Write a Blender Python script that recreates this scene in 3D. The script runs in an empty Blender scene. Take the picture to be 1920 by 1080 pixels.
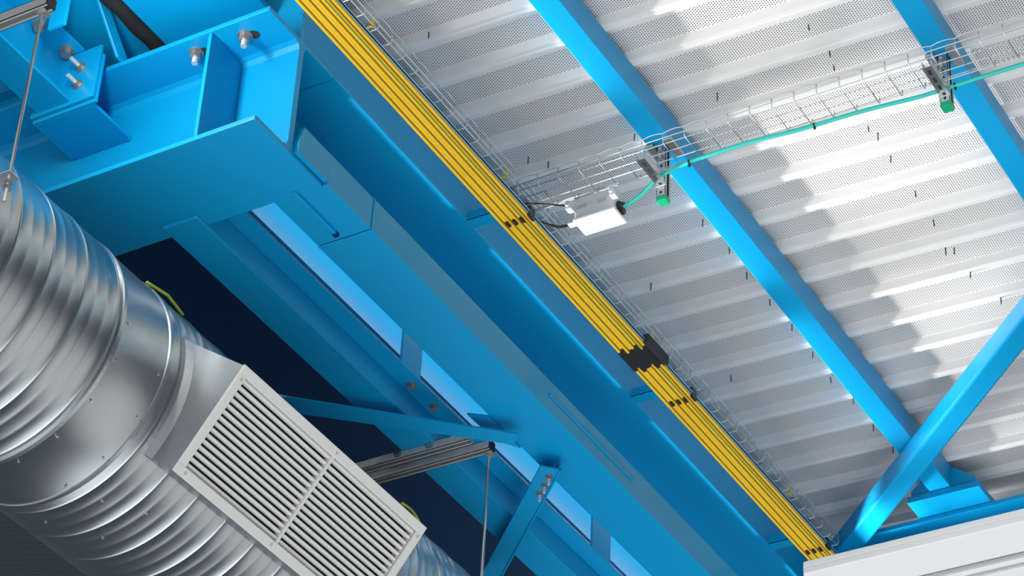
import bpy, bmesh, math, random
from mathutils import Vector, Matrix
random.seed(7)
S = bpy.context.scene
COL = S.collection
Z0 = 1.6                                   # eye height: all numbers below are metres from the eye

# ------------------------------------------------------------------ camera
RGT = Vector((0.49963107, -0.86506457, 0.04507864))
UPV = Vector((-0.53172776, -0.26519391, 0.80432442))
FWD = Vector((0.68383798, 0.42583504, 0.59247796))
cam = bpy.data.cameras.new('camera')
cam.sensor_width = 36.0
cam.lens = 4963.41 / 1920 * 36.0
cam.clip_start = 0.1
co = bpy.data.objects.new('camera', cam)
COL.objects.link(co)
m = Matrix((RGT, UPV, -FWD)).transposed().to_4x4()
m.translation = (0, 0, Z0)
co.matrix_world = m
S.camera = co

# ------------------------------------------------------------------ view, world, lights
S.view_settings.view_transform = 'Standard'
S.view_settings.look = 'None'
S.view_settings.gamma = 1.0
S.view_settings.use_curve_mapping = False
S.view_settings.exposure = 0.0

W = bpy.data.worlds.new('hall_daylight')
S.world = W
W.use_nodes = True
wn, wl = W.node_tree.nodes, W.node_tree.links
wn.clear()


def wnode(t, **kw):
    n = wn.new(t)
    for k, v in kw.items():
        setattr(n, k, v)
    return n


wtc = wnode('ShaderNodeTexCoord')


def wlobe(direction, lo, hi):
    """0..1 ramp of the cosine between the view ray and a direction"""
    d = wnode('ShaderNodeVectorMath', operation='DOT_PRODUCT')
    wl.new(wtc.outputs['Generated'], d.inputs[0])
    d.inputs[1].default_value = Vector(direction).normalized()
    r = wnode('ShaderNodeMapRange', interpolation_type='SMOOTHSTEP')
    r.inputs['From Min'].default_value = lo
    r.inputs['From Max'].default_value = hi
    wl.new(d.outputs['Value'], r.inputs['Value'])
    return r.outputs['Result']


def wadd(cur, fac, col):
    mx = wnode('ShaderNodeMix', data_type='RGBA', blend_type='ADD')
    wl.new(fac, mx.inputs[0])
    if cur is None:
        mx.inputs[6].default_value = (0, 0, 0, 1)
    else:
        wl.new(cur, mx.inputs[6])
    mx.inputs[7].default_value = (*col, 1)
    return mx.outputs[2]


one = wnode('ShaderNodeValue')
one.outputs[0].default_value = 1.0
c = wadd(None, one.outputs[0], (0.05, 0.065, 0.09))                       # faint hall fill
c = wadd(c, wlobe((-0.22, -0.12, -1), 0.60, 0.95), (1.66, 1.71, 1.77))       # sunlit floor below
c = wadd(c, wlobe((-1, 0.05, -0.35), 0.35, 0.9), (0.55, 0.56, 0.56))          # added glow, brightens the faces towards -x
c = wadd(c, wlobe((0.62, -0.62, -0.42), 0.84, 0.99), (0.75, 0.74, 0.70))   # added glow for the highlight along the duct
bg = wnode('ShaderNodeBackground')
bg.inputs[1].default_value = 1.0
wl.new(c, bg.inputs[0])
wo = wnode('ShaderNodeOutputWorld')
wl.new(bg.outputs[0], wo.inputs[0])


def area(name, loc, target, sx, sy, power, col):
    l = bpy.data.lights.new(name, 'AREA')
    l.shape = 'RECTANGLE'
    l.size, l.size_y = sx, sy
    l.energy = power
    l.color = col
    o = bpy.data.objects.new(name, l)
    COL.objects.link(o)
    o.location = Vector(loc) + Vector((0, 0, Z0))
    d = Vector(target) - Vector(loc)
    o.rotation_euler = d.to_track_quat('-Z', 'Y').to_euler()
    return o


# unseen strip lights added behind the girder to brighten the roof deck
for (xa, xb) in ((6.20, 6.95), (7.26, 8.37), (8.67, 9.75), (10.06, 10.65)):
    xm, ln = (xa + xb) / 2, xb - xa
    g = area('added_deck_light', (xm, 4.86, 6.30), (xm, 3.86, 6.675), ln, 0.06, 4.0 * ln, (1.0, 0.97, 0.92))
    g.data.spread = math.radians(30)
    g = area('added_deck_toplight', (xm, 4.86, 6.30), (xm, 3.86, 7.02), ln, 0.06, 1.9 * ln, (1.0, 0.97, 0.94))
    g.data.spread = math.radians(13)
g2 = area('added_bracket_light', (4.95, 4.95, 6.20), (5.8, 4.80, 6.30), 0.10, 0.5, 12, (1.0, 0.97, 0.92))  # unseen light added to brighten the bracket beam web
area('added_web_light', (8.6, 4.98, 6.50), (8.6, 5.20, 6.46), 4.9, 0.05, 9, (0.95, 0.98, 1.0))  # added light without a fixture, brightens the rear web in the gap

# ------------------------------------------------------------------ materials


def mat(name, col, rough=0.5, metal=0.0, spec=0.5, bump=0.0, bscale=200.0, var=0.0, vscale=8.0, coat=0.0):
    mt = bpy.data.materials.new(name)
    mt.use_nodes = True
    n, l = mt.node_tree.nodes, mt.node_tree.links
    p = n['Principled BSDF']
    p.inputs['Base Color'].default_value = (*col, 1)
    p.inputs['Roughness'].default_value = rough
    p.inputs['Metallic'].default_value = metal
    p.inputs['Specular IOR Level'].default_value = spec
    p.inputs['Coat Weight'].default_value = coat
    p.inputs['Coat Roughness'].default_value = 0.15
    tc = n.new('ShaderNodeTexCoord')
    if var > 0:
        nz = n.new('ShaderNodeTexNoise')
        nz.inputs['Scale'].default_value = vscale
        nz.inputs['Detail'].default_value = 5
        l.new(tc.outputs['Object'], nz.inputs['Vector'])
        r = n.new('ShaderNodeMapRange')
        r.inputs['To Min'].default_value = 1 - var
        r.inputs['To Max'].default_value = 1 + var
        l.new(nz.outputs['Fac'], r.inputs['Value'])
        mx = n.new('ShaderNodeVectorMath')
        mx.operation = 'SCALE'
        mx.inputs[0].default_value = col
        l.new(r.outputs['Result'], mx.inputs['Scale'])
        l.new(mx.outputs[0], p.inputs['Base Color'])
    if bump > 0:
        nb = n.new('ShaderNodeTexNoise')
        nb.inputs['Scale'].default_value = bscale
        nb.inputs['Detail'].default_value = 2
        l.new(tc.outputs['Object'], nb.inputs['Vector'])
        b = n.new('ShaderNodeBump')
        b.inputs['Strength'].default_value = bump
        b.inputs['Distance'].default_value = 0.002
        l.new(nb.outputs['Fac'], b.inputs['Height'])
        l.new(b.outputs['Normal'], p.inputs['Normal'])
    return mt


BLUE = mat('blue_paint', (0.001, 0.295, 0.585), 0.34, spec=0.38, bump=0.12, bscale=260, var=0.03, vscale=3)
NAVY = mat('blue_painted_shade', (0.001, 0.040, 0.11), 0.6, spec=0.15, bump=0.1, var=0.05)  # blue paint with the shade of the rear wall put into the colour
GALV = mat('galvanised_steel', (0.62, 0.65, 0.66), 0.30, metal=1.0, bump=0.05, bscale=30, var=0.10, vscale=14)
DUCTM = mat('duct_sheet', (0.50, 0.535, 0.545), 0.30, metal=1.0, bump=0.04, bscale=9, var=0.08, vscale=9)
STEEL = mat('zinc_steel', (0.55, 0.56, 0.57), 0.34, metal=0.9, var=0.1, vscale=40)
DSTEEL = mat('dull_channel_steel', (0.50, 0.51, 0.50), 0.45, metal=0.25, var=0.12, vscale=20)
WIRE = mat('bright_wire', (0.66, 0.67, 0.66), 0.32, metal=0.6)
BOLT = mat('bolt_zinc', (0.42, 0.37, 0.34), 0.38, metal=0.8, var=0.25, vscale=60)
BOLTTIP = mat('bolt_end', (0.72, 0.70, 0.68), 0.4, metal=0.5)
YEL = mat('yellow_insulation', (0.86, 0.58, 0.02), 0.38, var=0.05)
BROWN = mat('copper_slot', (0.30, 0.09, 0.012), 0.5)
GREEN = mat('green_stripe', (0.13, 0.24, 0.06), 0.45)
BLACK = mat('black_plastic', (0.012, 0.012, 0.013), 0.5)
DARK = mat('dark_inside', (0.02, 0.022, 0.025), 0.8)
TEAL = mat('teal_sheath', (0.03, 0.60, 0.50), 0.4)
CAPG = mat('green_cap', (0.0, 0.42, 0.20), 0.45)
WHITE = mat('white_lacquer', (0.95, 0.94, 0.91), 0.35, var=0.02)
WPLAST = mat('white_plastic', (0.86, 0.85, 0.83), 0.45)
GPLAST = mat('grey_plastic', (0.60, 0.62, 0.61), 0.5)
GRIB = mat('grey_rib', (0.42, 0.44, 0.43), 0.5, var=0.15, vscale=40)
SLAT = mat('grille_slat', (0.78, 0.77, 0.73), 0.4)
SCREW = mat('dark_screw', (0.10, 0.09, 0.085), 0.5, metal=0.5)
RUBBER = mat('black_sheath', (0.007, 0.007, 0.0065), 0.7, bump=0.5, bscale=120)
BAREZ = mat('zinc_rail', (0.36, 0.50, 0.58), 0.35, metal=0.6)


def deck_material():
    mt = bpy.data.materials.new('perforated_white_deck')
    mt.use_nodes = True
    n, l = mt.node_tree.nodes, mt.node_tree.links
    p = n['Principled BSDF']
    p.inputs['Roughness'].default_value = 0.38
    p.inputs['Specular IOR Level'].default_value = 0.5
    geo = n.new('ShaderNodeTexCoord')
    sep = n.new('ShaderNodeSeparateXYZ')
    l.new(geo.outputs['Object'], sep.inputs[0])

    def math_(op, a, b=None, c=None):
        q = n.new('ShaderNodeMath')
        q.operation = op
        for i, v in enumerate((a, b, c)):
            if v is None:
                continue
            if isinstance(v, (int, float)):
                q.inputs[i].default_value = v
            else:
                l.new(v, q.inputs[i])
        return q.outputs[0]
    X, Y = sep.outputs[0], sep.outputs[1]
    px, py = 0.0118, 0.0104
    row = math_('DIVIDE', Y, py)
    rowi = math_('FLOOR', row)
    fy = math_('SUBTRACT', math_('SUBTRACT', row, rowi), 0.5)
    off = math_('MULTIPLY', math_('MODULO', math_('ABSOLUTE', rowi), 2.0), 0.5)
    cx = math_('ADD', math_('DIVIDE', X, px), off)
    fx = math_('SUBTRACT', math_('SUBTRACT', cx, math_('FLOOR', cx)), 0.5)
    dx = math_('MULTIPLY', fx, px)
    dy = math_('MULTIPLY', fy, py)
    rr = math_('SQRT', math_('ADD', math_('MULTIPLY', dx, dx), math_('MULTIPLY', dy, dy)))
    hole = math_('LESS_THAN', rr, 0.0031)
    # only in the trough strip of each rib period
    ph = math_('SUBTRACT', X, PERF_X)
    ph = math_('DIVIDE', ph, PITCH)
    ph = math_('SUBTRACT', ph, math_('FLOOR', ph))
    inside = math_('LESS_THAN', ph, PERF_W / PITCH)
    fac = math_('MULTIPLY', hole, inside)
    mx = n.new('ShaderNodeMix')
    mx.data_type = 'RGBA'
    l.new(fac, mx.inputs[0])
    mx.inputs[6].default_value = (0.70, 0.685, 0.665, 1)
    mx.inputs[7].default_value = (0.06, 0.06, 0.065, 1)
    l.new(mx.outputs[2], p.inputs['Base Color'])
    return mt


# ------------------------------------------------------------------ helpers
ORG = {}


class MB:
    """collects shapes (in metres from the eye) and links them as one mesh object"""

    def __init__(s):
        s.v, s.f = [], []

    def add(s, vs, fs):
        b = len(s.v)
        s.v += [tuple(v) for v in vs]
        s.f += [tuple(b + i for i in f) for f in fs]
        return s

    def box(s, x0, x1, y0, y1, z0, z1):
        vs = [(x, y, z) for z in (z0, z1) for y in (y0, y1) for x in (x0, x1)]
        return s.add(vs, [(0, 2, 3, 1), (4, 5, 7, 6), (0, 1, 5, 4), (2, 6, 7, 3), (0, 4, 6, 2), (1, 3, 7, 5)])

    def obox(s, c, ax, ay, az, lx, ly, lz):
        """oriented box, centre c, unit axes, full lengths"""
        c, ax, ay, az = Vector(c), Vector(ax), Vector(ay), Vector(az)
        vs = [c + ax * (i * lx / 2) + ay * (j * ly / 2) + az * (k * lz / 2) for k in (-1, 1) for j in (-1, 1) for i in (-1, 1)]
        return s.add(vs, [(0, 2, 3, 1), (4, 5, 7, 6), (0, 1, 5, 4), (2, 6, 7, 3), (0, 4, 6, 2), (1, 3, 7, 5)])

    def prism(s, pts, ext):
        """closed polygon of 3-d points, pushed along a vector"""
        n = len(pts)
        e = Vector(ext)
        vs = [Vector(p) for p in pts] + [Vector(p) + e for p in pts]
        return s.add(vs, [tuple(range(n))[::-1], tuple(range(n, 2 * n))] + [(i, (i + 1) % n, n + (i + 1) % n, n + i) for i in range(n)])

    def tube(s, pts, r, seg=8, cap=True):
        pts = [Vector(p) for p in pts]
        n = len(pts)
        rings = []
        up = None
        for i, p in enumerate(pts):
            t = (pts[min(i + 1, n - 1)] - pts[max(i - 1, 0)])
            if t.length < 1e-9:
                t = Vector((1, 0, 0))
            t.normalize()
            if up is None:
                up = Vector((0, 0, 1)) if abs(t.z) < 0.9 else Vector((1, 0, 0))
            a = t.cross(up)
            if a.length < 1e-6:
                a = t.orthogonal()
            a.normalize()
            b = t.cross(a).normalized()
            up = -b if False else up
            rr = r[i] if isinstance(r, (list, tuple)) else r
            rings.append([p + a * (rr * math.cos(2 * math.pi * k / seg)) + b * (rr * math.sin(2 * math.pi * k / seg)) for k in range(seg)])
        vs = [v for rg in rings for v in rg]
        fs = [(i * seg + k, i * seg + (k + 1) % seg, (i + 1) * seg + (k + 1) % seg, (i + 1) * seg + k) for i in range(n - 1) for k in range(seg)]
        if cap:
            fs += [tuple(range(seg))[::-1], tuple(range((n - 1) * seg, n * seg))]
        return s.add(vs, fs)

    def hexa(s, c, axis, r, h):
        c, a = Vector(c), Vector(axis).normalized()
        return s.tube([c - a * h / 2, c + a * h / 2], r, 6)

    def build(s, name, material, parent=None, bevel=0.0, smooth=False):
        me = bpy.data.meshes.new(name)
        lo = [min(v[i] for v in s.v) for i in range(3)]
        hi = [max(v[i] for v in s.v) for i in range(3)]
        o0 = Vector(((lo[0] + hi[0]) / 2, (lo[1] + hi[1]) / 2, lo[2]))
        me.from_pydata([tuple(Vector(v) - o0) for v in s.v], [], s.f)
        bm = bmesh.new()
        bm.from_mesh(me)
        bmesh.ops.recalc_face_normals(bm, faces=bm.faces)
        bm.to_mesh(me)
        bm.free()
        me.materials.append(material)
        if smooth:
            for p in me.polygons:
                p.use_smooth = True
        o = bpy.data.objects.new(name, me)
        COL.objects.link(o)
        ORG[o.name] = o0
        if parent is None:
            o.location = o0 + Vector((0, 0, Z0))
        else:
            o.parent = parent
            o.location = o0 - ORG[parent.name]
        if bevel > 0:
            b = o.modifiers.new('edge', 'BEVEL')
            b.width = bevel
            b.segments = 2
            b.limit_method = 'ANGLE'
        return o


def thing(name, label, cat, loc, group=None):
    o = bpy.data.objects.new(name, None)
    o.empty_display_size = 0.05
    COL.objects.link(o)
    ORG[o.name] = Vector(loc)
    o.location = Vector(loc) + Vector((0, 0, Z0))
    return tag(o, label, cat, group)


def tag(o, label, cat, group=None, kind=None):
    o['label'] = label
    o['category'] = cat
    if group:
        o['group'] = group
    if kind:
        o['kind'] = kind
    return o


def bolt(parent, p, axis, r=0.019, h=0.02, shank=0.03, name='bolt'):
    """washer + hexagon nut as a part, the projecting thread end as its sub-part"""
    a = Vector(axis).normalized()
    p = Vector(p)
    mb = MB()
    mb.tube([p, p + a * 0.005], r * 1.35, 16)
    mb.hexa(p + a * (0.005 + h / 2), a, r, h)
    o = mb.build(name, BOLT, parent)
    if shank > 0:
        MB().tube([p + a * h, p + a * (h + shank)], r * 0.55, 12).build('thread_end', BOLTTIP, o)
    return o


# ------------------------------------------------------------------ roof deck
PITCH, FL0, HR = 0.2315, 8.1165, 0.034      # rib pitch, start of one lower flange, rib depth
DZ0, DY0, DSL = 6.992, 3.845, 0.03


def deck_z(y):
    return DZ0 + (y - DY0) * DSL


DECK_ORG = Vector((0, 0, 0))
mb = MB()
x_first = FL0 - PITCH * 16
Y0, Y1 = 1.2, 6.05
prof = []
for k in range(0, 38):
    x = x_first + PITCH * k
    prof += [(x - 0.015, HR), (x, 0.0), (x + 0.013, 0.0), (x + 0.0165, 0.003), (x + 0.022, 0.003), (x + 0.0255, 0.0), (x + 0.0385, 0.0), (x + 0.0535, HR)]
prof = [(prof[0][0] - 0.1, HR)] + prof + [(prof[-1][0] + 0.1, HR)]
vs = []
for y in (Y0, Y1):
    for (x, h) in prof:
        vs.append((x, y, deck_z(y) + h))
n = len(prof)
mb.add(vs, [(i, i + 1, n + i + 1, n + i) for i in range(n - 1)])
# upper skin of the roof so that nothing shines through
mb.box(prof[0][0], prof[-1][0], Y0, Y1, deck_z(Y1) + 0.15, deck_z(Y1) + 0.2)
cx0 = ((prof[0][0] + prof[-1][0]) / 2)
PERF_X = (FL0 + 0.0885) - cx0
PERF_W = 0.125
DECK = deck_material()
ceiling = mb.build('ceiling', DECK)
tag(ceiling, 'white ribbed metal roof deck with perforated troughs', 'ceiling', kind='structure')

# far end of the roof deck: hole rows, its shade painted as dark colour
SHADEDECK = bpy.data.materials.new('shade_painted_deck')
SHADEDECK.use_nodes = True
_n, _l = SHADEDECK.node_tree.nodes, SHADEDECK.node_tree.links
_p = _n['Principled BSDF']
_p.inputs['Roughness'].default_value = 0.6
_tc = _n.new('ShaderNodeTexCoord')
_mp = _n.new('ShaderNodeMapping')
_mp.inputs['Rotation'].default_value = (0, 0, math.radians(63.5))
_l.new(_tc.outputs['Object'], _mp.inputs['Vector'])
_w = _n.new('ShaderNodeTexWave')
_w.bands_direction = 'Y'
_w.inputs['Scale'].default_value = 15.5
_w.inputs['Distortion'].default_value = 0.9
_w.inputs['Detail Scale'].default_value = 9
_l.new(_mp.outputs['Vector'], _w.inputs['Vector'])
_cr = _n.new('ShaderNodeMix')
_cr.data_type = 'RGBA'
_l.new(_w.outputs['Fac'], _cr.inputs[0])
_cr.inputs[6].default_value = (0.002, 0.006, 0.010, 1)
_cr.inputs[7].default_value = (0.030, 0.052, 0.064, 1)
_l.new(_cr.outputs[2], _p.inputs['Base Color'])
far_deck = MB().box(4.0, 13.0, 6.06, 11.0, 7.06, 7.10).build('ceiling_painted_shade', SHADEDECK)
tag(far_deck, 'perforated roof deck beyond the round duct, its shade painted dark', 'ceiling', kind='structure')

# ------------------------------------------------------------------ purlins under the deck
def purlin(y0, y1, x0, x1, label):
    zt = deck_z((y0 + y1) / 2)
    p = thing('roof_purlin', label, 'beam', ((x0 + x1) / 2, (y0 + y1) / 2, 6.86), 'blue roof purlins')
    MB().box(x0, x1, y0, y1, 6.86, zt - 0.001).build('tube', BLUE, p, bevel=0.004)
    return p


p1 = purlin(3.844, 3.952, 5.6, 10.42, 'blue roof purlin next to the yellow rails, running from top centre to the corner seat')
p2 = purlin(2.6255, 2.732, 6.3, 10.42, 'blue roof purlin farther right, crossing the upper right corner')
# splayed seat of the nearer purlin on the end beam
seat = MB()
seat.box(10.25, 10.47, 3.70, 4.07, 6.822, 6.858)
seat.build('seat_plate', BLUE, p1, bevel=0.003)
for (ya, yb) in ((3.952, 4.05), (3.844, 3.72)):
    MB().prism([(10.26, ya, 6.858), (10.26, yb, 6.858), (10.26, yb, 6.89), (10.26, ya, 6.98)], (0.10, 0, 0)).build('gusset', BLUE, p1)

# ------------------------------------------------------------------ end beam carrying the purlins
eb = thing('end_beam', 'blue end beam under the purlins, behind the white panel at lower right', 'beam', (10.5, 3.4, 6.5))
MB().box(10.40, 10.62, 2.0, 4.75, 6.795, 6.82).build('top_flange', BLUE, eb, bevel=0.003)
MB().box(10.495, 10.52, 2.0, 4.75, 6.575, 6.795).build('web', BLUE, eb)
MB().box(10.40, 10.62, 2.0, 4.75, 6.55, 6.575).build('bottom_flange', BLUE, eb, bevel=0.003)

# ------------------------------------------------------------------ roof diagonal
d = Vector((-0.687, -0.7265, 0)).normalized()
nrm = Vector((d.y, -d.x, 0))             # towards -x,+y
pm = Vector((9.331, 3.379, 6.75))
a0 = pm - d * 1.62
a1 = pm + d * 1.0
prof2 = [Vector((0, 0, 0)), Vector((0, 0, 0.108)), -nrm * 0.112 + Vector((0, 0, 0.108)), -nrm * 0.112]
if nrm.x > 0:
    nrm = -nrm
    prof2 = [Vector((0, 0, 0)), Vector((0, 0, 0.108)), -nrm * 0.112 + Vector((0, 0, 0.108)), -nrm * 0.112]
mb = MB().prism([a0 + q for q in prof2], a1 - a0)
db = mb.build('roof_brace', BLUE, bevel=0.012)
tag(db, 'thick blue diagonal roof brace crossing under the purlin at lower right', 'brace')

# ------------------------------------------------------------------ white ceiling panel at lower right
wp = thing('radiant_panel', 'long white ceiling panel with grey grooves in the lower right corner', 'panel', (8.95, 3.2, 5.6))
MB().box(8.735, 8.955, 1.9, 3.94, 5.6, 5.63).box(8.735, 8.748, 1.9, 3.94, 5.63, 5.66).build('panel_sheet', WHITE, wp, bevel=0.004)
mb = MB()
for i, xx in enumerate((8.957, 8.981)):
    mb.box(xx, xx + 0.018, 1.9, 3.94, 5.612, 5.63)
mb.build('grooved_strip', GRIB, wp)
MB().box(9.003, 9.035, 1.9, 3.94, 5.6, 5.63).build('white_rib', WHITE, wp, bevel=0.003)
MB().box(9.037, 9.068, 1.9, 3.94, 5.612, 5.63).build('grooved_strip', GRIB, wp)
MB().box(9.07, 9.30, 1.9, 3.94, 5.6, 5.63).build('white_rib', WHITE, wp, bevel=0.003)
MB().box(8.74, 8.99, 3.93, 3.945, 5.597, 5.66).build('end_cap', WHITE, wp, bevel=0.004)

# ------------------------------------------------------------------ bracket beam (I section along Y, cut end towards us)
CX0, CX1, CE = 5.641, 6.075, 4.624
cb = thing('bracket_beam', 'big blue I-beam at upper left, its cut end facing right with bolts through the top flange', 'beam', (5.858, 6.0, 6.0))
MB().box(CX0, CX1, CE, 8.2, 6.0, 6.021).build('bottom_flange', BLUE, cb, bevel=0.003)
MB().box(CX0, CX1, CE, 8.2, 6.521, 6.542).build('top_flange', BLUE, cb, bevel=0.003)
web = [(5.843, 6.0205), (5.843 - 0.028, 6.0205), (5.843 - 0.008, 6.029), (5.843, 6.05), (5.843, 6.492), (5.835, 6.513), (5.815, 6.5215),
       (5.901, 6.5215), (5.881, 6.513), (5.873, 6.492), (5.873, 6.05), (5.881, 6.029), (5.901, 6.0205)]
MB().prism([(x, CE, z) for x, z in web], (0, 3.5, 0)).build('web', BLUE, cb)
MB().box(5.646, 5.842, 4.884, 4.900, 6.022, 6.520).build('stiffener', BLUE, cb, bevel=0.002)
MB().box(5.874, 6.07, 4.884, 4.900, 6.022, 6.520).build('stiffener', BLUE, cb, bevel=0.002)
for (x, y) in ((5.716, 4.784), (5.711, 5.003)):
    bolt(cb, (x, y, 6.521), (0, 0, -1), r=0.022, h=0.026, shank=0.030)
for (x, y) in ((5.728, 4.752), (5.722, 4.972)):
    MB().tube([(x, y, 6.5215), (x, y, 6.5195)], 0.022, 16).build('bolt_hole', DARK, cb)

# web plate and cap above the bracket beam
sp = thing('stub_column', 'blue web plate and wide cap plate standing on the bracket beam at top left', 'steelwork', (5.85, 4.9, 6.542))
MB().box(5.846, 5.870, CE + 0.004, 5.10, 6.543, 6.86).build('web_plate', BLUE, sp, bevel=0.002)
MB().box(5.05, 6.15, 4.757, 5.22, 6.70, 6.722).build('cap_plate', BLUE, sp, bevel=0.002)
MB().tube([(5.826, CE + 0.004, 6.66), (5.86, CE + 0.004, 6.66)], 0.001, 6).build('slot', DARK, sp)
MB().box(5.846, 5.866, 5.70, 8.2, 6.543, 7.0).build('upper_web', BLUE, sp)
MB().box(5.80, 5.846, 5.70, 8.2, 6.805, 6.818).build('ledge', BLUE, sp)
cb2 = MB().tube([(4.7 + 0.02 * i, 5.255 + 0.003 * math.sin(i * 0.7), 6.705) for i in range(0, 80)], 0.034, 14)
cb2 = cb2.build('cable_bundle', RUBBER, smooth=True)
tag(cb2, 'thick black braided cable running beside the blue cap plate at top left', 'cable')
MB_ = MB().box(4.8, 6.3, 5.30, 5.62, 6.74, 6.76).build('shaded_plate', BLUE)
MB_.name = 'roof_plate'
tag(MB_, 'blue roof plate in shade beyond the black cable', 'steelwork')
# inclined tube beyond
ist = thing('inclined_strut', 'blue inclined strut rising from the bracket beam left of the black cable', 'strut', (5.55, 5.3, 6.543))
MB().prism([(5.430, 5.30, 6.735), (5.505, 5.30, 6.735), (5.70, 5.30, 6.543), (5.615, 5.30, 6.543)], (0, 0.012, 0)).build('flange', BLUE, ist, bevel=0.002)
MB().box(5.30, 5.83, 5.655, 5.665, 6.613, 6.739).build('backing_plate', BLUE, ist)

# ------------------------------------------------------------------ tie beam bolted to the bracket beam (upper left)
st = thing('bracket_stub', 'blue stub with end plate welded to the side of the big bracket beam', 'bracket', (5.72, 5.5, 6.33))
MB().box(5.607, 5.842, 5.372, 5.652, 6.33, 6.345).build('bottom_plate', BLUE, st, bevel=0.002)
MB().box(5.607, 5.842, 5.53, 5.545, 6.345, 6.56).build('web', BLUE, st)
MB().box(5.594, 5.607, 5.352, 5.652, 6.33, 6.565).build('end_plate', BLUE, st, bevel=0.002)
for (x, y, z) in ((5.838, 5.378, 6.332),):
    MB().tube([(5.832, 5.38, 6.331), (5.842, 5.38, 6.331)], 0.006, 8).build('weld_bead', BLUE, st)
tb = thing('tie_beam', 'blue I-beam at the upper left edge, bolted by its end plate to the bracket stub', 'beam', (5.1, 5.54, 6.36))
MB().box(4.55, 5.578, 5.468, 5.625, 6.36, 6.372).build('bottom_flange', BLUE, tb, bevel=0.002)
MB().box(4.55, 5.578, 5.535, 5.548, 6.372, 6.60).build('web', BLUE, tb)
MB().box(4.55, 5.578, 5.44, 5.64, 6.60, 6.612).build('top_flange', BLUE, tb, bevel=0.002)
MB().box(5.578, 5.592, 5.356, 5.655, 6.345, 6.60).build('end_plate', BLUE, tb, bevel=0.002)
for z in (6.514, 6.430):
    bolt(tb, (5.578, 5.44, z), (-1, 0, 0), r=0.016, h=0.018, shank=0.045)
for x in (5.545, 5.38):
    bolt(tb, (x, 5.500, 6.60), (0, 0, -1), r=0.022, h=0.022, shank=0.0)
gp = MB().box(5.285, 5.300, 5.282, 5.36, 6.44, 6.75).build('gusset_plate', BLUE, bevel=0.002)
tag(gp, 'upright blue gusset plate beside the grey channel at top left', 'plate')

# ------------------------------------------------------------------ crane runway girder (wide bottom plate, box above) and lower box beam
FE = 4.624
rg = thing('runway_girder', 'long blue runway girder behind the yellow rails, with wide bottom plate', 'beam', (8.2, 4.7, 6.522))
MB().box(6.078, 11.0, FE, 4.95, 6.522, 6.539).build('bottom_plate', BLUE, rg, bevel=0.002)
MB().box(5.874, 11.0, FE + 0.018, FE + 0.032, 6.544, 6.903).build('web', BLUE, rg)
MB().tube([(6.08, FE + 0.017, 6.541), (11.0, FE + 0.017, 6.541)], 0.005, 6).build('weld_bead', BLUE, rg)
MB().box(6.079, 6.42, 4.884, 4.898, 6.153, 6.521).build('end_diaphragm', BLUE, rg)
lb = thing('box_beam', 'blue box beam welded below the runway girder, from the bracket beam to the bottom edge', 'beam', (8.2, 4.71, 6.0))
MB().box(6.378, 11.0, 4.60, 4.838, 6.0, 6.151).build('box', BLUE, lb, bevel=0.004)
MB().box(6.077, 6.374, 4.602, 4.838, 6.003, 6.151).build('end_piece', BLUE, lb, bevel=0.004)
MB().prism([(5.884, 4.604, 6.0215), (5.884, 4.604, 6.07), (5.905, 4.604, 6.15), (6.08, 4.604, 6.15), (6.08, 4.604, 6.0215)], (0, 0.019, 0)).build('end_tongue', BLUE, lb)
MB().tube([(6.376, 4.60, 6.0), (6.376, 4.60, 6.15)], 0.004, 6).build('weld_bead', BLUE, lb)
MB().tube([(6.376, 4.60, 6.0), (6.376, 4.838, 6.0)], 0.004, 6).build('weld_bead', BLUE, lb)
mb = MB()
pts = [(7.722 + 0.723 * i / 60, 4.599, 6.078 + 0.0015 * math.sin(i * 2.4)) for i in range(61)]
mb.tube(pts, [0.0075 + 0.002 * math.sin(i * 1.9) for i in range(61)], 6)
mb.build('weld_bead', BLUE, lb, smooth=True)
MB().box(6.05, 6.325, 4.722, 4.738, 5.990, 6.003).build('stop_bar', BLUE, lb, bevel=0.002)
MB().box(6.322, 6.340, 4.722, 4.740, 5.986, 6.003).build('stop_nub', NAVY, lb)

# rail brackets off the girder
for x, lab in ((7.108, 'blue rail bracket by the white junction box, highest of those in view'), (8.518, 'blue rail bracket just below the black rail joint'),
               (9.907, 'blue rail bracket lowest on the girder, near the white panel')):
    b = thing('rail_bracket', lab, 'bracket', (x, 4.5, 6.522), 'brackets holding the yellow rails')
    MB().box(x - 0.055, x - 0.049, 4.415, FE, 6.524, 6.568).build('upright_leg', BLUE, b)
    MB().box(x - 0.055, x + 0.0, 4.395, FE - 0.001, 6.522, 6.528).build('flat_leg', BLUE, b)

# ------------------------------------------------------------------ conductor rails
RY, RP, RZ = 4.396, 0.03177, 6.35
for k in range(4):
    yc = RY - RP * (k + 0.5)
    lab = ['yellow conductor rail closest to the blue girder, outermost left', 'yellow conductor rail second from the blue girder',
           'yellow conductor rail third from the blue girder', 'yellow and green conductor rail next to the wire tray'][k]
    r = thing('conductor_rail', lab, 'rail', (8, yc, RZ), 'yellow conductor rails')
    w = 0.0156
    for sgn in (-1, 1):
        ya, yb = sorted((yc + sgn * 0.0042, yc + sgn * w))
        if k == 3 and sgn == 1:
            MB().box(5.4, 10.9, ya, ya + 0.0050, RZ, RZ + 0.036).build('shell', YEL, r, bevel=0.0012)
            MB().box(5.4, 10.9, ya + 0.0051, yb, RZ, RZ + 0.036).build('stripe', GREEN, r, bevel=0.0012)
        else:
            MB().box(5.4, 10.9, ya, yb, RZ, RZ + 0.036).build('shell', YEL, r, bevel=0.0024)
    MB().box(5.4, 10.9, yc - 0.0042, yc + 0.0042, RZ + 0.006, RZ + 0.033).build('contact_strip', BROWN, r)
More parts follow.
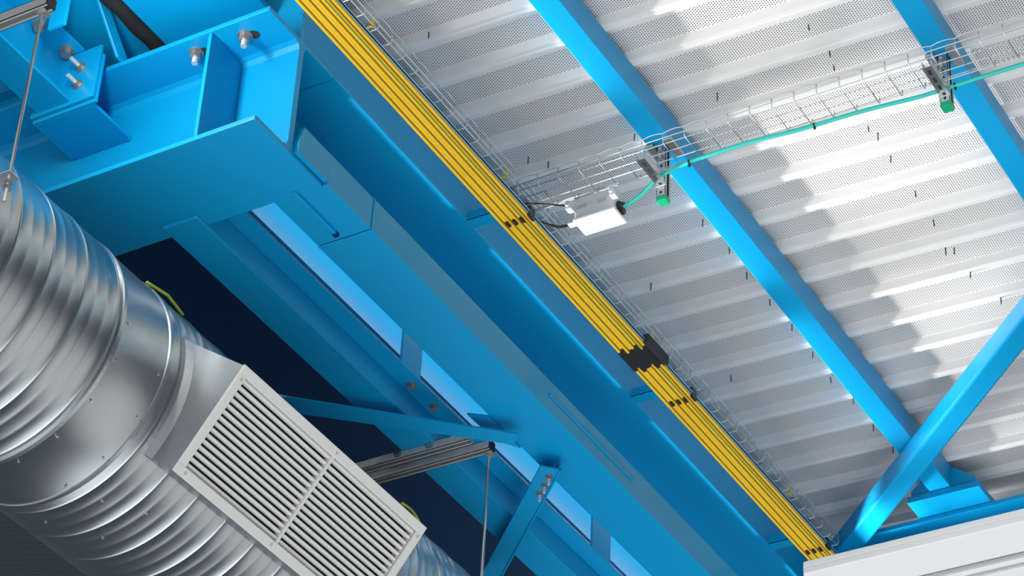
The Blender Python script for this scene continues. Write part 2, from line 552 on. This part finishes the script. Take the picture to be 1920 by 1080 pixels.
sr = MB().box(5.4, 10.9, 4.2559, 4.2657, RZ + 0.004, RZ + 0.008).box(5.4, 10.9, 4.2559, 4.2588, RZ + 0.004, RZ + 0.016).build('support_rail', BAREZ)
tag(sr, 'thin galvanised rail along the right side of the yellow conductor rails', 'rail')

for i, x in enumerate((6.9539, 8.3549, 9.7275)):
    lab = ['black rail clips near the white junction box', 'black rail clips just below the black rail joint', 'black rail clips beside the white panel'][i]
    h = thing('rail_hanger', lab, 'clip', (x, 4.42, RZ - 0.01), 'black clips under the yellow rails')
    for k in (0, 1, 2):
        y = RY - RP * (k + 1)
        MB().box(x - 0.016, x + 0.016, y - 0.0065, y + 0.0065, RZ - 0.009, RZ - 0.0002).build('clip', BLACK, h, bevel=0.002)
    MB().box(x - 0.02, x + 0.02, 4.2554, 4.2667, RZ - 0.010, RZ + 0.040).build('clip', BLACK, h)
    MB().box(x - 0.012, x + 0.012, 4.2598, RY, RZ + 0.0365, RZ + 0.0445).build('cross_bar', BLACK, h)
    MB().box(x - 0.010, x + 0.010, 4.352, 4.364, RZ + 0.0445, 6.521).build('drop_link', BLACK, h)
j = thing('rail_joint', 'black joint sleeves across all four yellow rails', 'joint', (8.16, 4.42, RZ - 0.006))
for k in range(4):
    yc = RY - RP * (k + 0.5)
    off = 0.010 * ((k % 2) * 2 - 1)
    mb = MB().box(7.9363 + off, 8.0637 + off, yc - 0.0161, yc + 0.0161, RZ - 0.005, RZ + 0.038)
    mb.box(7.9137 + off, 7.9373 + off, yc - 0.016, yc - 0.004, RZ - 0.003, RZ + 0.037)
    mb.box(8.0627 + off, 8.0843 + off, yc + 0.003, yc + 0.016, RZ - 0.003, RZ + 0.037)
    mb.build('sleeve', BLACK, j, bevel=0.0015)
MB().box(7.9020, 8.0882, 4.2412, 4.2676, RZ - 0.002, RZ + 0.040).build('side_cover', DARK, j, bevel=0.002)

# ------------------------------------------------------------------ wire mesh trays
def wire_tray_x():
    """tray along X above the runway girder"""
    z, ya, yb = 6.75, 4.475, 4.628
    t = thing('wire_tray', 'galvanised wire mesh tray running behind the yellow rails', 'cable tray', (8.2, 4.55, z))
    r = 0.0027
    X0, X1, sp = 5.932 - 0.0938 * 5, 10.4, 0.0938
    nx = int((X1 - X0) / sp)
    for i in range(nx + 1):
        x = X0 + sp * i
        pts = [(x, ya, z + 0.052), (x, ya, z + 0.010), (x, ya + 0.003, z + 0.003), (x, ya + 0.010, z), (x, yb - 0.010, z), (x, yb, z + 0.010), (x, yb, z + 0.052)]
        MB().tube(pts, r, 6).build('cross_wire', WIRE, t, smooth=True)
    for (y, zz) in ((ya + 0.010, z + 0.004), (ya + 0.058, z + 0.004), (ya + 0.106, z + 0.004), (ya + 0.143, z + 0.004), (ya + 0.003, z + 0.028)):
        MB().tube([(X0 - 0.02, y, zz), (X1, y, zz)], r, 6).build('long_wire', WIRE, t, smooth=True)
    for y in (ya - 0.003, yb + 0.003):
        pts = []
        for i in range(nx * 6 + 1):
            pts.append((X0 + sp * i / 6, y, z + 0.052 + 0.008 * abs(math.sin(math.pi * i / 6))))
        MB().tube(pts, r, 6).build('edge_wire', WIRE, t, smooth=True)
    return t


def wire_tray_y():
    """tray along Y hung below the purlins"""
    z, xa, xb = 6.69, 7.151, 7.320
    t = thing('wire_tray', 'galvanised wire mesh tray carrying the teal cable under the purlins', 'cable tray', (7.23, 3.3, z))
    r = 0.0025
    YA, YB, sp = 1.95, 4.53, 0.095
    y0 = 3.410 - sp * 15
    ny = int((YB - y0) / sp)
    for i in range(ny + 1):
        y = y0 + sp * i
        if y > YB:
            break
        pts = [(xa, y, z + 0.045), (xa, y, z + 0.010), (xa + 0.003, y, z + 0.003), (xa + 0.010, y, z), (xb - 0.010, y, z), (xb - 0.003, y, z + 0.003), (xb, y, z + 0.010), (xb, y, z + 0.034)]
        MB().tube(pts, r, 6).build('cross_wire', WIRE, t, smooth=True)
    for (x, zz) in ((xa + 0.012, z + 0.004), (xa + 0.060, z + 0.004), (xa + 0.108, z + 0.004), (xb - 0.010, z + 0.004), (xa - 0.002, z + 0.024), (xb + 0.003, z + 0.026)):
        MB().tube([(x, y0 - 0.02, zz), (x, YB + 0.02, zz)], r, 6).build('long_wire', WIRE, t, smooth=True)
    pts = []
    for i in range(ny * 6 + 1):
        pts.append((xa - 0.003, y0 + sp * i / 6, z + 0.045 + 0.009 * abs(math.sin(math.pi * i / 6))))
    MB().tube(pts, r, 6).build('edge_wire', WIRE, t, smooth=True)
    return t


wire_tray_x()
wire_tray_y()

for i, x in enumerate((6.093, 7.111, 8.395, 9.81)):
    tg = MB().box(x - 0.004, x + 0.012, 4.483, 4.4865, 6.744, 6.786).box(x - 0.004, x + 0.004, 4.483, 4.543, 6.7435, 6.747)
    o = tg.build('tray_tag', YEL)
    tag(o, ['small yellow tag on the tray near the top edge', 'small yellow tag on the tray end by the white junction box',
            'small yellow tag on the tray just below the black rail joint', 'small yellow tag on the tray close to the lower right brace'][i], 'tag', 'yellow tags clipped on the wire tray')

# ------------------------------------------------------------------ channel hangers under the purlins
def tray_hanger(y, label, zc):
    """slotted post below a purlin, cantilever arm towards -X, coloured end cap"""
    t = thing('tray_hanger', label, 'bracket', (7.36, y, zc), 'slotted hangers of the teal cable tray')
    px, hw = 7.362, 0.0205
    mb = MB()
    mb.box(px - hw, px + hw, y + 0.018, y + 0.0205, zc, 6.858)            # back
    mb.box(px - hw, px - hw + 0.0025, y - 0.0205, y + 0.0205, zc, 6.858)   # sides
    mb.box(px + hw - 0.0025, px + hw, y - 0.0205, y + 0.0205, zc, 6.858)
    mb.box(px - hw, px - hw + 0.010, y - 0.0205, y - 0.018, zc, 6.858)     # lips
    mb.box(px + hw - 0.010, px + hw, y - 0.0205, y - 0.018, zc, 6.858)
    post = mb.build('post', GALV, t)
    z = zc + 0.018
    while z < 6.84:
        MB().box(px - hw - 0.0006, px - hw + 0.001, y - 0.005, y + 0.005, z, z + 0.013).build('slot', DARK, post)
        z += 0.034
    MB().box(px - hw - 0.001, px + hw + 0.001, y - 0.0215, y + 0.0215, zc - 0.014, zc + 0.010).build('end_cap', CAPG, t, bevel=0.002)
    za = 6.686
    x0 = 7.165
    mb = MB()
    mb.box(x0, px - hw, y - 0.019, y - 0.0165, za - 0.030, za)             # arm: channel open upwards
    mb.box(x0, px - hw, y + 0.0165, y + 0.019, za - 0.030, za)
    mb.box(x0, px - hw, y - 0.019, y + 0.019, za - 0.032, za - 0.0295)
    arm = mb.build('arm', GALV, t)
    for i in range(5):
        xx = x0 + 0.02 + i * 0.048
        MB().box(xx, xx + 0.028, y - 0.006, y + 0.006, za - 0.033, za - 0.029).build('slot', DARK, arm)
    MB().box(px - hw - 0.006, px - hw, y - 0.024, y + 0.024, za - 0.045, za + 0.035).build('arm_plate', GALV, t, bevel=0.002)
    # clamp on the purlin
    MB().box(px - 0.06, px + 0.06, y - 0.060, y - 0.026, 6.846, 6.859).build('beam_clamp', STEEL, t, bevel=0.002)
    MB().box(px - 0.05, px + 0.05, y + 0.026, y + 0.060, 6.846, 6.859).build('beam_clamp', STEEL, t, bevel=0.002)
    bolt(t, (px - hw, y, 6.83), (-1, 0, 0), r=0.010, h=0.009, shank=0.008)
    bolt(t, (px - hw, y, 6.79), (-1, 0, 0), r=0.010, h=0.009, shank=0.008)
    return t


tray_hanger(3.896, 'slotted steel hanger with green cap below the left purlin, beside the junction box', 6.590)
tray_hanger(2.678, 'slotted steel hanger with green cap below the right purlin, at upper right', 6.612)

# ------------------------------------------------------------------ teal cable, junction box and its leads
cab = [(7.3611, 4.0748, 6.6191), (7.3570, 4.0394, 6.6241), (7.3489, 3.9836, 6.6444), (7.3388, 3.9329, 6.6748), (7.3205, 3.8518, 6.6900), (7.3063, 3.7505, 6.6921), (7.3012, 3.6491, 6.6900), (7.2982, 3.5477, 6.6890)]
y = 3.47
while y > 1.9:
    cab.append((7.302 + 0.045 * max(0, min(1, (3.45 - y) / 0.7)) + 0.0025 * math.sin(y * 14), y, 6.688 + 0.002 * math.sin(y * 9)))
    y -= 0.07
tc_ = MB().tube(cab, 0.0085, 10).build('data_cable', TEAL, smooth=True)
tag(tc_, 'teal cable tied along the wire tray, from junction box to right edge', 'cable')
for (y, x, lab) in ((3.75, 7.306, 'black cable tie on the teal cable right of the first purlin'), (3.21, 7.319, 'black cable tie on the teal cable midway between purlins'),
                    (2.635, 7.347, 'black cable tie on the teal cable by the right hanger')):
    o = MB().tube([(x, y - 0.003, 6.689), (x, y + 0.003, 6.689)], 0.0115, 12).box(x - 0.004, x + 0.004, y - 0.004, y + 0.004, 6.668, 6.681).build('cable_tie', BLACK)
    tag(o, lab, 'cable tie', 'black ties on the teal cable')

jb = thing('junction_box', 'white junction box hung under the end of the wire tray', 'electrical box', (7.3641, 4.1863, 6.5887))
MB().box(7.3235, 7.4249, 4.1002, 4.2826, 6.6008, 6.6677).build('body', GPLAST, jb, bevel=0.006)
MB().box(7.3205, 7.4300, 4.0951, 4.2877, 6.5887, 6.6029).build('lid', WPLAST, jb, bevel=0.004)
MB().box(7.3337, 7.3611, 4.2857, 4.3201, 6.5917, 6.6018).build('ear', WPLAST, jb, bevel=0.004)
for y in (4.2928, 4.0900):
    MB().box(7.2881, 7.3246, y - 0.014, y + 0.014, 6.6343, 6.6748).tube([(7.2881, y, 6.6545), (7.2759, y, 6.6545)], 0.012, 10).build('mounting_lug', GPLAST, jb, bevel=0.003)
for y in (4.2472, 4.1559):
    MB().box(7.3220, 7.3241, y - 0.022, y + 0.022, 6.6424, 6.6637).build('window', DSTEEL, jb)
for yy in (4.1255, 4.1762, 4.2269, 4.2674):
    MB().tube([(7.3742, yy, 6.5876), (7.3742, yy, 6.5897)], 0.006, 10).build('lid_mark', GPLAST, jb)
MB().tube([(7.3611, 4.1012, 6.6292), (7.3611, 4.0890, 6.6292)], 0.021, 6).tube([(7.3611, 4.0890, 6.6292), (7.3611, 4.0708, 6.6252)], [0.016, 0.012], 12).build('cable_gland', BLACK, jb)
MB().tube([(7.3844, 4.1012, 6.6211), (7.3844, 4.0850, 6.6211)], 0.018, 6).build('cable_gland', BLACK, jb)
pl = [(7.3438, 4.3201, 6.5968), (7.3337, 4.3587, 6.5937), (7.2982, 4.4043, 6.6008), (7.2475, 4.4499, 6.6191), (7.1766, 4.5006, 6.6495), (7.0955, 4.5512, 6.6900)]
tag(MB().tube(pl, 0.006, 8).build('power_lead', BLACK, smooth=True), 'black cable sagging from the junction box toward the yellow rails', 'cable')
pl = [(7.2982, 4.2928, 6.6545), (7.2779, 4.3587, 6.6698), (7.2627, 4.4397, 6.6951), (7.2475, 4.5208, 6.7103), (7.1968, 4.5817, 6.7306)]
tag(MB().tube(pl, 0.004, 8).build('tray_lead', BLACK, smooth=True), 'thin black lead lying on the end of the wire tray', 'cable')

# ------------------------------------------------------------------ screw tips in the deck
SCR = [(6.47, 4.483), (7.328, 4.518), (7.389, 4.457), (7.071, 3.115), (7.247, 3.106), (7.333, 3.127), (7.291, 3.619), (7.738, 3.158), (7.793, 3.139), (7.955, 3.153), (7.379, 4.042), (8.02, 4.05), (8.249, 4.038), (8.443, 4.048), (8.671, 4.045), (8.884, 4.036), (9.124, 4.044), (9.348, 4.058), (9.542, 4.029), (9.798, 4.042), (10.018, 4.036), (8.341, 4.468), (9.145, 4.471), (8.635, 3.193), (8.647, 3.158), (8.838, 3.161), (9.07, 3.114), (8.215, 3.155), (8.431, 3.164), (10.484, 4.048)]      # x, y on the deck
for sx, sy in SCR:
    p = Vector((sx, sy, deck_z(sy)))
    lean = random.uniform(-0.005, 0.005)
    ln = 0.030 + random.uniform(-0.004, 0.004)
    o = MB().tube([(p.x, p.y, p.z + 0.004), (p.x + lean, p.y + lean, p.z - ln), (p.x + lean * 1.1, p.y + lean, p.z - ln - 0.006)], [0.0032, 0.0030, 0.0008], 6).build('screw_tip', SCREW)
    tag(o, 'thin dark screw tip poking down through the white roof deck', 'screw', 'screw tips in the roof deck')

# ------------------------------------------------------------------ rear chord, lit web behind, splice plates
rc = thing('rear_chord', 'blue rear chord with bolted top plate, seen behind the box beam', 'beam', (7.9, 5.2, 5.985))
MB().box(6.0, 10.4, 5.13, 5.29, 5.985, 6.10).build('tube', BLUE, rc, bevel=0.006)
MB().box(6.0, 10.4, 5.043, 5.30, 6.10, 6.106).build('top_plate', BLUE, rc)
for x in (7.436, 7.612):
    bolt(rc, (x, 5.090, 6.10), (0, 0, -1), r=0.016, h=0.014, shank=0.0)
rw = MB().box(6.0, 10.4, 5.20, 5.215, 6.320, 6.66).build('rear_web', BLUE)
tag(rw, 'brightly lit blue web plate glimpsed between box beam and rear chord', 'steelwork')
for i, (xa, xb) in enumerate(((7.285, 7.430), (8.90, 9.07))):
    o = MB().box(xa, xb, 5.044, 5.054, 6.106, 6.42).build('splice_plate', BLUE)
    tag(o, ['upright blue plate in the lit gap, above the two bolt heads', 'upright blue plate in the lit gap near the bottom edge'][i], 'plate', 'plates between chord and girder')
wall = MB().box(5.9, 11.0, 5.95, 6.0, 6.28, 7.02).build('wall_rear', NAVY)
tag(wall, 'blue rear wall strip above the duct, its shade painted as navy', 'wall', kind='structure')

# horizontal braces below
fb = thing('flat_brace', 'light blue flat brace running from behind the grille to the box beam', 'brace', (7.5, 5.2, 5.92))
z = 5.925
k = z / 6.0
MB().prism([(7.085 * k, 5.60 * k, z), (7.185 * k, 5.655 * k, z), (7.882 * k, 4.855 * k, z), (7.822 * k, 4.800 * k, z)], (0, 0, 0.008)).build('bar', BLUE, fb)
MB().prism([(7.585, 4.905, 5.988), (7.640, 4.834, 5.988), (7.900, 4.834, 5.988), (7.80, 4.90, 5.988)], (0, 0, 0.01)).build('gusset', BLUE, fb)
ab = thing('angle_brace', 'darker blue angle brace with three bolts at bottom centre', 'brace', (8.4, 5.1, 5.92))
p0, p1_ = Vector((8.115 * k, 4.80 * k, z)), Vector((8.90 * k, 5.60 * k, z))
d = (p1_ - p0).normalized()
nn = Vector((-d.y, d.x, 0))
MB().prism([p0 - nn * 0.035, p0 + nn * 0.055, p1_ + nn * 0.055, p1_ - nn * 0.035], (0, 0, 0.008)).build('flat_leg', BLUE, ab)
MB().prism([p0 - nn * 0.035, p1_ - nn * 0.035, p1_ - nn * 0.027, p0 - nn * 0.027], (0, 0, -0.006)).prism([p0 - nn * 0.035, p1_ - nn * 0.035, p1_ - nn * 0.027, p0 - nn * 0.027], (0, 0, 0.06)).build('upright_leg', BLUE, ab)
for i in range(3):
    q = p0 + d * (0.06 + 0.068 * i)
    bolt(ab, (q.x, q.y, z), (0, 0, -1), r=0.012, h=0.012, shank=0.03)

# ------------------------------------------------------------------ strut channels and hanger rods
def strut(xc, ya, yb, zb, t, mt=None):
    h = 0.0205
    mb = MB()
    mb.box(xc - h, xc + h, ya, yb, zb + 0.0385, zb + 0.041)
    mb.box(xc - h, xc - h + 0.0025, ya, yb, zb, zb + 0.041)
    mb.box(xc + h - 0.0025, xc + h, ya, yb, zb, zb + 0.041)
    mb.box(xc - h, xc - h + 0.010, ya, yb, zb, zb + 0.0025)
    mb.box(xc + h - 0.010, xc + h, ya, yb, zb, zb + 0.0025)
    return mb.build('channel', mt or DSTEEL, t)


def rod(x, y, za, zb, label, low):
    t = thing('hanger_rod', label, 'rod', (x, y, zb), 'threaded rods holding the duct')
    MB().tube([(x, y, za + 0.03), (x, y, zb)], 0.0062, 10).build('rod', STEEL, t, smooth=True)
    MB().hexa((x, y, za - 0.008), (0, 0, 1), 0.013, 0.012).box(x - 0.022, x + 0.030, y - 0.02, y + 0.02, za - 0.002, za + 0.001).build('nut', STEEL, t)
    if low:
        MB().hexa((x, y, zb + 0.052), (0, 0, 1), 0.014, 0.014).hexa((x, y, zb + 0.075), (0, 0, 1), 0.014, 0.010).build('nut', STEEL, t)
    return t


zs = 5.943
sc1 = thing('strut_channel', 'grey strut channel with rod at the top left corner', 'channel', (4.79, 5.3, zs))
strut(4.792, 4.868, 5.9, zs, sc1)
MB().box(4.770, 4.814, 4.862, 4.868, zs, zs + 0.041).build('end_cap', BLACK, sc1)
sc2 = thing('strut_channel', 'pair of grey strut channels between the grille and the box beam', 'channel', (7.8, 5.3, zs))
strut(7.800, 4.915, 5.9, zs, sc2)
strut(7.722, 4.97, 5.9, zs + 0.012, sc2)
MB().box(7.779, 7.821, 4.909, 4.915, zs, zs + 0.041).build('end_cap', BLACK, sc2)
for y in (5.145, 5.30):
    MB().box(7.700, 7.79, y - 0.004, y + 0.004, zs + 0.030, zs + 0.044).prism([(7.69, y - 0.004, zs + 0.05), (7.712, y - 0.004, zs + 0.03), (7.712, y - 0.004, zs + 0.012), (7.69, y - 0.004, zs + 0.03)], (0, 0.03, 0)).build('clip', GALV, sc2)
rod(4.800, 4.905, zs, 5.135, 'threaded rod from the top left channel down to the duct bracket', True)
rod(7.818, 4.935, zs, 5.20, 'threaded rod hanging from the channel pair at bottom centre', False)

# ------------------------------------------------------------------ round duct
YC, ZC, R = 5.532, 5.26, 0.475
du = thing('air_duct', 'large round galvanised spiral air duct at lower left', 'duct', (6.2, YC, ZC - R))
XS, XE = 4.65, 8.6
SEAM0, SP = 5.217, 0.1778
NS = 128


def lathe(profile, seg=NS):
    mb = MB()
    vs = []
    for (x, r) in profile:
        for i in range(seg):
            a = 2 * math.pi * i / seg
            vs.append((x, YC + r * math.cos(a), ZC + r * math.sin(a)))
    fs = [(p * seg + i, p * seg + (i + 1) % seg, (p + 1) * seg + (i + 1) % seg, (p + 1) * seg + i) for p in range(len(profile) - 1) for i in range(seg)]
    return mb.add(vs, fs)


prof = [(XS, R)]
kk = -3
seams = []
while True:
    xs = SEAM0 + SP * kk
    kk += 1
    if xs < XS + 0.05:
        continue
    if xs > XE - 0.05:
        break
    seams.append(xs)
    smooth_zone = 5.56 < xs < 5.80
    if not (5.70 < xs < 5.80):
        prof += [(xs - 0.006, R), (xs - 0.004, R + 0.001), (xs - 0.002, R + 0.004), (xs + 0.002, R + 0.004), (xs + 0.004, R + 0.001), (xs + 0.006, R)]
    for j in (1, 2):
        xm = xs + SP * j / 3
        if 5.585 < xm < 5.90 or xm > XE - 0.03:
            continue
        prof += [(xm - 0.012, R), (xm - 0.006, R + 0.0009), (xm, R + 0.0013), (xm + 0.006, R + 0.0009), (xm + 0.012, R)]
prof += [(XE, R)]
lathe(prof).build('sleeve', DUCTM, du, smooth=True)
for (xa, rr) in ((5.605, 0.006), (5.875, 0.006)):
    lathe([(xa - 0.008, R), (xa - 0.006, R + rr), (xa + 0.010, R + rr), (xa + 0.012, R)]).build('joint_band', DUCTM, du, smooth=False)
# screws around the joints
for xx, angs in ((5.64, (-100, -120, -140, -160, -178)), (5.845, (-105, -125, -147, -168)), (6.0, (-80, -110)), (6.17, (-95, -118))):
    for a in angs:
        a = math.radians(a)
        nx = Vector((0, math.cos(a), math.sin(a)))
        p = Vector((xx, YC, ZC)) + nx * (R + 0.001)
        MB().tube([p, p + nx * 0.004], 0.0055, 8).build('duct_screw', STEEL, du)
# duct hanger ear
MB().box(4.775, 4.83, 4.885, YC - R + 0.01, 5.236, 5.242).box(4.775, 4.83, YC - R - 0.012, YC - R - 0.004, 5.19, 5.29).build('hanger_ear', GALV, du, bevel=0.002)

# ------------------------------------------------------------------ supply grille on the duct
AN = math.radians(35)
nv = Vector((0, -math.cos(AN), -math.sin(AN)))
wv = Vector((0, math.sin(AN), -math.cos(AN)))
xv = Vector((1, 0, 0))
GE = 0.64
GX0, GX1, GW0, GW1 = 5.972, 7.180, -0.373, 0.072
AX = Vector((0, YC, ZC))


def gp_(x, w, e):
    return AX + xv * x + wv * w + nv * e


gr = thing('air_grille', 'white louvred air grille set on the side of the round duct', 'vent', gp_((GX0 + GX1) / 2, -0.17, GE))
# sheet collar down to the duct
inset = 0.004
mb = MB()
cx0_, cx1_, cw0, cw1 = GX0 + inset, GX1 - inset, GW0 + inset, GW1 - inset
dep0 = math.sqrt(max(R * R - cw0 * cw0, 0)) - 0.01
dep1 = math.sqrt(R * R - cw1 * cw1) - 0.01
NW = 14
ring_w = [cw0 + (cw1 - cw0) * i / NW for i in range(NW + 1)]
lo_ = lambda w: math.sqrt(max(R * R - w * w, 0)) - 0.012
for xx, flare in ((cx0_, -0.05), (cx1_, 0.05)):
    vs, fs = [], []
    for w in ring_w:
        vs += [gp_(xx, w, GE - 0.004), gp_(xx, w, lo_(w) + 0.05), gp_(xx + flare * 0.35, w, lo_(w) + 0.02), gp_(xx + flare, w, lo_(w) + 0.004)]
    for i in range(NW):
        for jx in range(3):
            fs.append((i * 4 + jx, i * 4 + jx + 1, (i + 1) * 4 + jx + 1, (i + 1) * 4 + jx))
    mb.add(vs, fs)
for w in (cw0, cw1):
    mb.add([gp_(cx0_, w, GE - 0.004), gp_(cx1_, w, GE - 0.004), gp_(cx1_, w, lo_(w)), gp_(cx0_, w, lo_(w))], [(0, 1, 2, 3)])
mb.build('collar', mat('collar_sheet', (0.42, 0.45, 0.46), 0.5, metal=1.0, var=0.08, vscale=12), gr)
# back of the box (dark)
MB().add([gp_(cx0_, cw0, GE - 0.075), gp_(cx1_, cw0, GE - 0.075), gp_(cx1_, cw1, GE - 0.075), gp_(cx0_, cw1, GE - 0.075)], [(0, 1, 2, 3)]).build('damper_back', DARK, gr)
fw = 0.036
fr = MB()


def gbar(mb, x0, x1, w0, w1, e0, e1):
    return mb.obox(gp_((x0 + x1) / 2, (w0 + w1) / 2, (e0 + e1) / 2), xv, wv, nv, abs(x1 - x0), abs(w1 - w0), abs(e1 - e0))


gbar(fr, GX0, GX1, GW0, GW0 + fw, GE - 0.006, GE + 0.006)
gbar(fr, GX0, GX1, GW1 - fw, GW1, GE - 0.006, GE + 0.006)
gbar(fr, GX0, GX0 + fw, GW0 + fw, GW1 - fw, GE - 0.006, GE + 0.006)
gbar(fr, GX1 - fw, GX1, GW0 + fw, GW1 - fw, GE - 0.006, GE + 0.006)
# inner return of the frame
for (x0, x1, w0, w1) in ((GX0 + fw, GX1 - fw, GW0 + fw, GW0 + fw + 0.004), (GX0 + fw, GX1 - fw, GW1 - fw - 0.004, GW1 - fw), (GX0 + fw, GX0 + fw + 0.004, GW0 + fw, GW1 - fw), (GX1 - fw - 0.004, GX1 - fw, GW0 + fw, GW1 - fw)):
    gbar(fr, x0, x1, w0, w1, GE - 0.04, GE - 0.006)
fr.build('frame', SLAT, gr, bevel=0.002)
MX = 6.570
gbar(MB(), MX - 0.006, MX + 0.006, GW0 + fw, GW1 - fw, GE - 0.03, GE + 0.004).build('mullion', SLAT, gr, bevel=0.0015)
NSL = 15
for i in range(NSL):
    w = GW0 + fw + 0.012 + (GW1 - GW0 - 2 * fw - 0.024) * i / (NSL - 1)
    ta = math.radians(28)
    wa = wv * math.cos(ta) + nv * math.sin(ta)
    na = nv * math.cos(ta) - wv * math.sin(ta)
    for (x0, x1) in ((GX0 + fw + 0.004, MX - 0.006), (MX + 0.006, GX1 - fw - 0.004)):
        c_ = gp_((x0 + x1) / 2, w, GE - 0.012)
        MB().obox(c_, xv, wa, na, x1 - x0, 0.0075, 0.022).build('slat', SLAT, gr, bevel=0.0025)
for (x, w) in ((GX0 + 0.02, GW0 + 0.05), (MX, GW0 + 0.018), (GX1 - 0.02, GW0 + 0.05), (GX0 + 0.05, GW1 - 0.018), (MX - 0.02, GW1 - 0.018)):
    MB().tube([gp_(x, w, GE + 0.006), gp_(x, w, GE + 0.008)], 0.006, 10).build('frame_screw', STEEL, gr)

# earth wires on the duct
ewp = [(5.84 + 0.028 * i, 5.181 - 0.010 + 0.012 * abs(i - 4) / 4, 5.586 + 0.020 - 0.010 * abs(i - 4) / 4) for i in range(9)]
tag(MB().tube(ewp, 0.0055, 8).build('earth_wire', mat('green_yellow', (0.42, 0.55, 0.02), 0.45), smooth=True), 'green and yellow earth wire arched over the duct joint above the grille', 'wire', 'earth wires on the duct')
ewp = [gp_(7.02 + 0.035 * i, -0.385 - 0.012 * math.sin(i / 7 * math.pi), GE - 0.02 - 0.012 * i) for i in range(8)]
tag(MB().tube(ewp, 0.005, 8).build('earth_wire', bpy.data.materials['green_yellow'], smooth=True), 'green and yellow earth wire at the right end of the grille', 'wire', 'earth wires on the duct')
